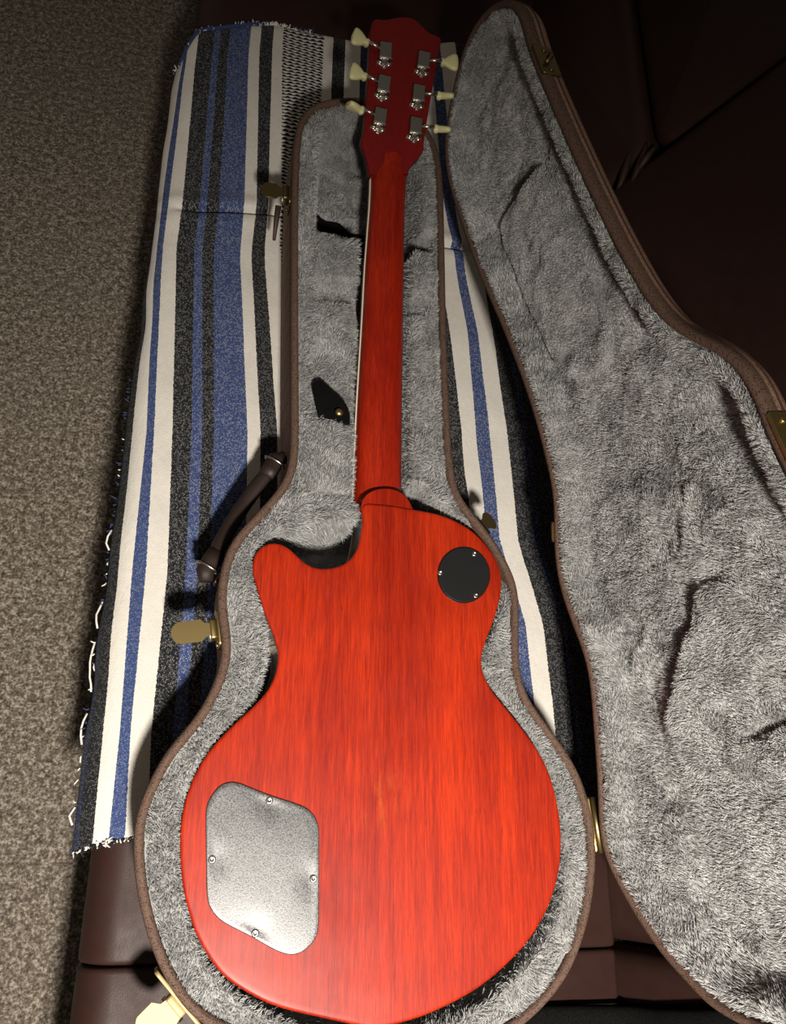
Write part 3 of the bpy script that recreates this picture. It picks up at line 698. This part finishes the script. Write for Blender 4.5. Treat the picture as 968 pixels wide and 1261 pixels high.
def outer_point(y, side):
    k = np.where((CO[:, 0] > 0) if side > 0 else (CO[:, 0] < 0))[0]; i = k[np.argmin(np.abs(CO[k, 1]-y))]
    t = CO[(i+2) % 320] - CO[i-2]; t /= np.linalg.norm(t); return CO[i], (float(t[1]), float(-t[0]))

for y, side, mats, kw in ((0.372, -1, M_DBRASS, dict(tab_l=0.030, label='tarnished dark brass latch by the neck')),
                          (-0.122, -1, M_BRASS, dict(tab_l=0.040, label='brass latch with its lever swung out at the waist')),
                          (-0.006, 1, M_DBRASS, dict(tab_l=0.020, plate_w=0.024, label='small dark brass latch on the hinge side'))):
    p, n = outer_point(y, side); latch(p, n, ZR-0.022, mats, **kw)
i = int(np.argmin(((CO - A((-0.150, -0.415)))**2).sum(1))); t = CO[(i+2) % 320]-CO[i-2]; t /= np.linalg.norm(t)
latch(CO[i], (float(t[1]), float(-t[0])), ZR-0.020, M_GOLD, plate_w=0.06, tab_l=0.034, tab_w=0.03, label='bright brass latch at the lower bout')

# dangling latch tongue by the neck
p, n = outer_point(0.372, -1)
v, f, s = tube([(p[0]-0.012, 0.358, ZR-0.020), (p[0]-0.0125, 0.345, ZR-0.028), (p[0]-0.013, 0.322, ZR-0.034)], [0.0035, 0.003, 0.0018], 8)
mesh('latch_tongue', v, f, M_SEAM, CASE_ROOT, s)

def handle():
    P = []
    a, b = A((-0.106, 0.044, 0.504)), A((-0.154, -0.053, 0.504)); out = A((-0.84, 0.53, 0))
    for t in np.linspace(0, 1, 15):
        P.append(a*(1-t) + b*t + out*(0.004*math.sin(PI*t)) + A((0, 0, -0.006*math.sin(PI*t))))
    v, f, s = tube(P, [0.006, 0.007] + [0.0078]*11 + [0.007, 0.006], 10, 0.5)
    h = mesh('carry_handle', v, f, M_STRAP, CASE_ROOT, s); h['label'] = 'dark leather carry handle lying along the case waist'
    for q, e in ((a, -1), (b, 1)):
        d = (b-a)/np.linalg.norm(b-a)*e; c = q + d*0.004
        v, f, s = tube([c - d*0.012, c - d*0.002, c + d*0.010, c + d*0.018 - out*0.006], [0.0085, 0.0092, 0.0088, 0.0065], 10, 0.55)
        mesh('handle_loop', v, f, M_STRAP, h, s)
        ring = [c + d*0.006 + 0.0105*(math.cos(w)*np.cross(d, (0, 0, 1)) + 0.62*math.sin(w)*A((0, 0, 1))) for w in np.linspace(0, 2*PI, 20)]
        v, f, s = tube(ring, 0.0014, 6); mesh('ring', v, f, M_NICKEL, h, s)
        w = q - out*0.016; v, f, s = slab(ccw(rrect(0.020, 0.014, 0.003)), 0, 0.003, 0.0006, 2)
        MB().add(v, f, s, frame(w + d*0.010, d, (0, 0, 1), np.cross(d, (0, 0, 1))*1.0)).build('handle_plate', M_DBRASS, h)
handle()

# hinges between base and lid
for y in (-0.285, -0.005):
    p, n = outer_point(y, 1)
    if y < -0.1:
        t = A((-n[1], n[0], 0)); c = A((p[0]+0.003, p[1], ZR-0.001))
        v, f, s = tube([c - t*0.024, c + t*0.024], 0.0030, 10); hg = mesh('hinge', v, f, M_BRASS, CASE_ROOT, s); hg['label'] = 'brass hinge joining lid and base'
        v, f, s = slab(ccw(rrect(0.048, 0.018, 0.002)), -0.001, 0.0016, 0.0005, 2)
        MB().add(v, f, s, frame((p[0], p[1], ZR-0.012), t, (0, 0, 1), n + (0,))).build('hinge_leaf', M_BRASS, hg)

# ------------------------------------------------------------------ lid: stands open on its hinges
HP, LU, LD, LN = [A(q) for q in LIDFRAME]
LU = LU/np.linalg.norm(LU); LD = LD/np.linalg.norm(LD); LN = np.cross(LU, LD)
def lc(s, d, dep): return HP + s[..., None]*LU + d[..., None]*LD + dep[..., None]*LN
LO = gsmooth(ccw(smooth_closed(LID, 320, 4)), 6)
LHP = gsmooth(ccw(smooth_closed(HEADPAD, 120, 2)), 1)
LWP = gsmooth(ccw(smooth_closed(WAISTPAD, 120, 2)), 1)

def build_lid():
    f3 = lambda p, dep: lc(p[:, 0], p[:, 1], np.full(len(p), dep))
    R = [f3(inset(LO, i), z) for i, z in ((0.0006, 0.008), (0.0006, 0.019), (0.004, 0.027), (0.012, 0.035), (0.024, 0.041), (0.04, 0.045))]
    v, f, s = loft(R, False, True); lid = mesh('lid', v, f, M_TWEED, CASE_ROOT, s); lid['label'] = 'open case lid with plush interior'
    R = [f3(inset(LO, i), z) for i, z in ((0.0008, 0.0125), (-0.0006, 0.0085), (0.0, 0.002), (0.0015, 0.0), (0.0045, -0.0006), (0.0068, 0.0006), (0.0078, 0.004), (0.0078, 0.02))]
    v, f, s = loft(R); mesh('lid_rim', v, f, M_RIM, lid, s)
    a = np.r_[np.arange(320), 0]
    seam = f3(inset(LO, 0.0001), 0.0165)[a]; v, f, s = tube(seam, 0.0008, 5); mesh('lid_seam', v, f, M_SEAM, lid, s)
    def hgt(x, y):
        so = sdf(x, y, LO); h = sdf(x, y, LHP); w = sdf(x, y, LWP)
        dep = 0.0065 - 0.0055*sst(0.007, 0.018, so) + 0.024*sst(0.014, 0.034, so)
        g = np.exp(-((so-0.034)/0.003)**2)*0.0015; dep = dep + g*sst(0.1, 0.25, y)
        dep = dep - 0.011*sst(0.0, 0.006, h)
        rise = np.clip(1 - (x*0.0 + (y-0.12)/0.17)*0.75, 0.1, 1)*np.clip(0.35 + (x-0.0)/0.14, 0.2, 1)
        dep = dep - 0.012*sst(0.0, 0.005, w)*rise - 0.004*np.exp(-(w/0.01)**2)*0
        a = A(FOLD)
        fd = np.interp(y, a[:, 1], a[:, 0]); dep = dep + 0.009*np.exp(-((x-fd)/0.004)**2)*sst(0.175, 0.195, y)
        wr = np.exp(-(((x-0.215)/0.06)**2 + ((y-0.19)/0.05)**2))
        dep = dep + wr*0.005*vn(x*0.45, y, 0.012, 3) + (0.0045*vn(x, y, 0.035, 6) + 0.0022*vn(x, y, 0.014, 7))*sst(0.02, 0.05, so)
        return -dep, so
    conv = lambda x, y, z: lc(x, y, -z)
    field(LO, 0.0017, hgt, 0.006, 'lid_lining', M_PLUSH, lid, conv)
    def hgt2(x, y): return hgt(x, y)
    P, N = scatter(LO, 560000, hgt2, 0.0105, 21)
    lx, ly = flow(P[:, 0]+3, P[:, 1])
    Pw = lc(P[:, 0], P[:, 1], -P[:, 2]); t3 = lambda a: a[:, :1]*LU + a[:, 1:2]*LD - a[:, 2:]*LN
    pile('lid_pile', Pw, t3(N), t3(np.stack([lx, ly, np.zeros_like(lx)], -1))*0.75, 0.0046, lid, 6, lenmul=1 - 0.55*sst(-0.002, 0.006, sdf(P[:, 0], P[:, 1], LHP)) - 0.35*sst(-0.002, 0.008, sdf(P[:, 0], P[:, 1], LWP)))
    # latch catches on the lid's far wall and a plate on the hinge side
    for (cs, cd), m, w, nm in ((CATCH[0], M_DBRASS, 0.040, 'latch_catch'), (CATCH[1], M_BRASS, 0.044, 'latch_catch'), (CATCH[2], M_BRASS, 0.020, 'catch_plate')):
        i = int(np.argmin(((LO - A((cs, cd)))**2).sum(1))); t = LO[(i+2) % 320] - LO[i-2]; t /= np.linalg.norm(t)
        T = t[0]*LU + t[1]*LD; O = t[1]*LU - t[0]*LD; c = lc(A(LO[i][0]), A(LO[i][1]), A(0.010))
        v, f, s = slab(ccw(rrect(w, 0.022, 0.003)), -0.001, 0.0022, 0.0006, 2); pl = MB().add(v, f, s, frame(c, T, -LN, O)).build(nm, m, lid)
        mb = MB()
        for k in (-1, 1):
            v, f, s = slab(circ(0.0028, 12) + A((k*w*0.34, 0.0)), 0.002, 0.0036, 0.0008, 2); mb.add(v, f, s, frame(c, T, -LN, O))
        if w > 0.03:
            v, f, s = tube([(-w*0.2, -0.004, 0.004), (w*0.05, -0.001, 0.007), (w*0.2, 0.006, 0.004)], 0.002, 8); mb.add(v, f, s, frame(c, T, -LN, O))
        # rivets and hook stay part of the plate's own mesh
        me = mb.build('catch_hook', m, lid)
    return lid
build_lid()

# ------------------------------------------------------------------ electric guitar, face down in the case
GR = empty('electric_guitar', (0.0, -0.2, ZG-0.05), 'cherry red solid body electric guitar lying face down in its case', 'guitar')
BO = ccw(smooth_closed(BODY, 360, 2)); BO = gsmooth(BO, 2)
def build_body():
    n = len(BO)
    R = [np.c_[inset(BO, i), np.full(n, ZG+z)] for i, z in ((0.006, 0), (0.0030, 0), (0.0018, -0.0001), (0.0010, -0.0004), (0.0003, -0.0010), (0.0, -0.0020))]
    R2 = [np.c_[BO, np.full(n, ZG+z)] for z in (-0.0020, -0.047)]
    v, f, s = loft(R, False, False); f = [q[::-1] for q in f]
    f.append(tuple(range(n))); s = s + [False]
    b = mesh('body', v, f, M_BODY, GR, s)
    v, f, s = loft(R2[::-1], True, False); mesh('body_side', v, f, M_SIDE, GR, s)
    R = [np.c_[inset(BO, i), np.full(n, ZG+z)] for i, z in ((0.004, -0.0475), (-0.0003, -0.0465), (-0.0003, -0.0495), (0.004, -0.0505))]
    v, f, s = loft(R[::-1], True, True); o = mesh('binding', v, f, M_CREAM, GR, s); o['label'] = 'cream edge binding'
build_body()

def neck():
    NK = A(NECK); ta = math.tan(0.0784874); y0s = np.linspace(0.004, 0.440, 40); R = []; B = []; L1 = []; L2 = []
    o = np.argsort(NK[:, 0]); NKs = NK[o]
    zn = A(NUT)[0]
    for y in y0s:
        xl = np.interp(y, NKs[:, 0], NKs[:, 1]); xr = np.interp(y, NKs[:, 0], NKs[:, 2]) ; xc = (xl+xr)/2; w = (xr-xl)/2
        zb = ZG - 0.012 + y*ta; 
        th = 0.017
        if y > 0.405: k = sst(0.405, 0.44, y); zb = zb + 0.006*math.sin(PI*min(1, float(k)*1.0))*0.6
        a = np.linspace(0, PI, 23); ring = np.stack([xc + w*np.sign(np.cos(a))*np.abs(np.cos(a))**0.85, np.full(23, y), zb - th + th*np.sin(a)**0.95], -1)
        R.append(ring); B.append((xc, w, y, zb-th))
    v, f, s = loft(R, False, False, closed=False); mesh('neck', v, f, M_NECK, GR, s)
    V = []
    for xc, w, y, z in B:
        if y > 0.412: continue
        V.append(A([(xc-w+0.0012, y, z), (xc+w-0.0012, y, z), (xc+w-0.0012, y, z-0.006), (xc-w+0.0012, y, z-0.006)]))
    v, f, s = loft(V, True, True); mesh('fingerboard', v, f, M_BOARD, GR, False)
    for sd in (-1, 1):
        V = []
        for xc, w, y, z in B:
            if y > 0.412: continue
            x = xc + sd*w; V.append(A([(x-0.0012, y, z-0.0002), (x+0.0004, y, z-0.0002), (x+0.0004, y, z-0.006), (x-0.0012, y, z-0.006)]))
        v, f, s = loft(V, True, True); b = mesh('fingerboard_binding', v, f, M_CREAM, GR, False)
    # heel: flat cap level with the back, flaring down to the neck
    h = A(HEEL); q = [h[0]]
    for i in range(len(h)-1):
        a, b, c, d = h[max(i-1, 0)], h[i], h[i+1], h[min(i+2, len(h)-1)]
        for t in np.linspace(0, 1, 7)[1:]:
            q.append(0.5*((2*b) + (c-a)*t + (2*a-5*b+4*c-d)*t*t + (3*b-a-3*c+d)*t**3))
    q = A(q); cap = np.vstack([q, [(q[-1][0], -0.004), (q[0][0], -0.004)]]); cap = ccw(cap)
    up = lambda d: np.stack([cap[:, 0] + (cap[:, 0]-0.004)*d*6.0, cap[:, 1] + np.where(cap[:, 1] > 0, d, 0)], -1)
    R = [np.c_[cap, np.full(len(cap), ZG-0.0022)], np.c_[inset(cap, -0.0005), np.full(len(cap), ZG-0.0029)]]
    for d, z in ((0.0006, -0.004), (0.0010, -0.008), (0.0022, -0.0115), (0.005, -0.0145), (0.010, -0.0165), (0.010, -0.045)):
        p = cap.copy(); k = np.clip((cap[:, 1]+0.002)/0.012, 0, 1); p[:, 1] += d*k; p[:, 0] += np.sign(p[:, 0]-0.003)*np.minimum(d, 0.0025)*0.6
        R.append(np.c_[p, np.full(len(p), ZG+z)])
    v, f, s = loft(R[::-1], True, True); mesh('neck_heel', v, f, M_NECK, GR, s)
neck()

HB = math.radians(20.497); HO = A(NUT)[0]; HX = A((1, 0, 0)); HY = A((0, math.cos(HB), math.sin(HB))); HZ = A((0, -math.sin(HB), math.cos(HB)))
def build_head():
    h = A(HEAD); n = len(h); q = []
    for i in range(n-1):
        a, b, c, d = h[max(i-1, 0)], h[i], h[i+1], h[min(i+2, n-1)]
        for t in np.linspace(0, 1, 8, endpoint=False): q.append(0.5*((2*b) + (c-a)*t + (2*a-5*b+4*c-d)*t*t + (3*b-a-3*c+d)*t**3))
    q.append(h[-1]); p = ccw(A(q)); m = len(p)
    R = [np.c_[inset(p, i), np.full(m, z)] for i, z in ((0, -0.0145), (0, -0.0012), (0.0004, -0.0004), (0.0012, 0.0))]
    v, f, s = loft(R, True, True); Mx = frame(HO, HX, HY, HZ)
    MB().add(v, f, s, Mx).build('headstock', M_HEAD, GR)
    R = [np.c_[inset(p, i), np.full(m, z)] for i, z in ((0.0004, -0.0172), (-0.0002, -0.0168), (-0.0002, -0.0142))]
    v, f, s = loft(R, True, True); MB().add(v, f, s, Mx).build('headstock_face', M_BLACKP, GR)
    T = A(TUNER); LW = A(TUNER_LOW); BT = A(BUTTON)
    for k in range(6):
        sx = -1 if k < 3 else 1; c = T[k]; ax = c - LW[k]; ax /= np.linalg.norm(ax); axx = A((ax[1], -ax[0]))
        o3 = HO + c[0]*HX + c[1]*HY; Y = ax[0]*HX + ax[1]*HY; X = axx[0]*HX + axx[1]*HY; Mt = frame(o3, X, Y, HZ)
        # mounting plate with two lobes and a pointed end
        pl = A((1.3, 1.0))*A([(-0.0052, 0.008), (-0.0022, 0.0105), (0.0022, 0.0105), (0.0052, 0.008), (0.0053, -0.0085), (0.0066, -0.0105), (0.0066, -0.0130), (0.0040, -0.0148), (0.0022, -0.0150), (0.0012, -0.0172), (-0.0012, -0.0172), (-0.0022, -0.0150), (-0.0040, -0.0148), (-0.0066, -0.0130), (-0.0066, -0.0105), (-0.0053, -0.0085)])
        v, f, s = slab(ccw(pl), -0.0003, 0.0012, 0.0004, 2); tu = MB().add(v, f, False, Mt).build('tuning_machine', M_NICKEL, GR)
        v, f, s = slab(ccw(rrect(0.0140, 0.0176, 0.0014, 4)), 0.001, 0.0085, 0.0010, 3); MB().add(v, f, s, Mt).build('gear_housing', M_NICKELD, tu)
        for x, y, r in ((-0.0052, -0.0120, 0.0029), (0.0052, -0.0120, 0.0029), (0.0, 0.0094, 0.0014), (0, -0.0150, 0.0014)):
            R = [np.c_[circ(r*a, 12) + A((x, y)), np.full(12, z)] for a, z in ((1, 0.001), (1, 0.0018), (0.7, 0.0026), (0.25, 0.0028))]
            v, f, s = loft(R, True, True); MB().add(v, f, s, Mt).build('tuner_screw', M_STEEL, tu)
        v, f, s = slab(ccw(rrect(0.0150, 0.0016, 0.0005, 2)) + A((0, -0.0090)), 0.001, 0.0088, 0.0003, 2); MB().add(v, f, s, Mt).build('housing_lip', M_NICKEL, tu)
        b = BT[k] - c; dist = abs(b[0]); dirn = (b[0]*HX + b[1]*HY + 0.006*HZ) ; dirn /= np.linalg.norm(dirn)
        root = o3 + HZ*0.0045; tip = o3 + b[0]*HX + b[1]*HY + HZ*0.006
        ln = np.linalg.norm(tip-root); bl = 0.0195
        v, f, s = tube([root + dirn*0.004, root + dirn*(ln-bl*0.45)], 0.0019, 10); mesh('tuner_shaft', v, f, M_NICKEL, tu, s)
        flat = k in (0, 1, 3)
        zz = HZ if flat else np.cross(dirn, HZ); zz = zz - dirn*np.dot(zz, dirn); zz /= np.linalg.norm(zz); yy = np.cross(zz, dirn)
        if not flat: zz = zz*0.95 + yy*(0.10 if k < 3 else -0.42); zz /= np.linalg.norm(zz); yy = np.cross(zz, dirn)
        Mb = frame(tip - dirn*bl*0.5, dirn, yy, zz)
        # tulip button: small collar, waist, flaring blade
        R = []
        for d, w, th in ((0.0, 0.0028, 0.0028), (0.0005, 0.0040, 0.0036), (0.003, 0.0042, 0.0038), (0.0042, 0.0034, 0.0032), (0.0058, 0.0046, 0.0030), (0.009, 0.0068, 0.0030), (0.0125, 0.0086, 0.0029), (0.016, 0.0097, 0.0027), (0.0185, 0.0092, 0.0024), (0.0195, 0.0080, 0.0014)):
            a = np.linspace(0, 2*PI, 20, endpoint=False); ca, sa = np.cos(a), np.sin(a)
            R.append(np.stack([np.full(20, d) + 0.0010*(1-np.abs(ca)), w*np.sign(ca)*np.abs(ca)**0.7, 1.3*th*np.sign(sa)*np.abs(sa)**0.7], -1))
        v, f, s = loft(R, True, True); bo = MB().add(v, f, s, Mb).build('tuner_button', M_BUTTON, tu)
        bo['label'] = 'cream tulip tuner button'
build_head()

def screw(c, z, r, parent, mat=M_STEEL):
    R = [np.c_[circ(r*a, 16) + A(c), np.full(16, z+h)] for a, h in ((1.0, -0.0005), (1.0, 0.0004), (0.85, 0.0010), (0.45, 0.0013), (0.40, 0.0006), (0.1, 0.0006))]
    v, f, s = loft(R, True, True); return mesh('screw', v, f, mat, parent, s)

def covers():
    p = gsmooth(ccw(smooth_closed(COVER, 120, 2)), 2); ctr = p.mean(0); sc = A(COVER_SCREWS); R = []
    z0 = ZG - 0.0003
    R = [np.c_[p, np.full(120, z0)], np.c_[p, np.full(120, z0+0.0011)], np.c_[inset(p, 0.0004), np.full(120, z0+0.0016)]]
    for k in range(0, 20):
        q = ctr + (inset(p, 0.0008) - ctr)*(1 - k/20.5)
        dz = np.zeros(120)
        for c in sc: dz -= 0.0007*np.exp(-((q-c)**2).sum(1)/0.011**2)
        dz += 0.0003*vn(q[:, 0], q[:, 1], 0.03, 2)*(1-k/20.5)*sst(0, 4, np.full(120, k))
        R.append(np.c_[q, z0 + 0.0017 + dz*sst(0, 3, np.full(120, k))])
    v, f, s = loft(R, True, True); s[-1] = True
    c = mesh('control_cover', v, f, M_COVER, GR, s); c['label'] = 'grey metallic control cavity cover'
    for q in sc: screw(q, ZG+0.0010, 0.0031, c)
    p = ccw(A(SWITCH)); pb = inset(p, -0.0011)
    v, f, s = slab(ccw(pb), ZG-0.001, ZG+0.0003, 0.0002, 2); rg = mesh('switch_recess', v, f, M_SIDE, GR, s)
    v, f, s = slab(p, ZG-0.0005, ZG+0.0016, 0.0006, 3); c = mesh('switch_cover', v, f, M_BLACKP, GR, s); c['label'] = 'round black switch cavity cover'
    for q in A(SWITCH_SCREWS): screw(q, ZG+0.0014, 0.0026, c)
covers()

# ------------------------------------------------------------------ folded black cloth on the seat, running up the sofa back
YC = (-0.446, -0.446, -0.447, -0.448, -0.450, -0.449, -0.446, -0.439, -0.431, -0.424)
def folded_cloth():
    low = [(0.130, ZS+0.001), (0.150, ZS+0.001), (0.18, ZS+0.001), (0.22, ZS+0.001), (0.262, ZS+0.001), (0.276, 0.449), (0.290, 0.488), (0.305, 0.530), (0.320, 0.571), (0.333, 0.606)]
    top = [(0.130, 0.448, YC[0]), (0.150, 0.455, YC[1]), (0.18, 0.456, YC[2]), (0.22, 0.457, YC[3]), (0.256, 0.459, YC[4]), (0.268, 0.466, YC[5]), (0.279, 0.494, YC[6]), (0.293, 0.535, YC[7]), (0.308, 0.577, YC[8]), (0.330, 0.610, YC[9])]
    R = []
    for d, k in ((0, 0.5), (0.001, 0.25), (0.004, 0.06), (0.010, 0), (0.1, 0.0), (0.20, 0.0), (0.206, 0.2), (0.208, 0.5)):
        up_ = [(x+(l[0]-x)*k, y-d, z+(l[1]-z)*k + 0.0012*math.sin(x*90+d*40)) for (x, z, y), l in zip(top, low)]
        dn_ = [(l[0], y-d, l[1]) for (x, z, y), l in zip(top, low)]
        R.append(A(up_ + dn_[::-1]))
    v, f, s = loft(R, True, True); o = mesh('folded_cloth', v, f, M_CLOTH, None, s)
    tag(o, 'plain black folded cloth on the seat below the open lid', 'cloth')
folded_cloth()
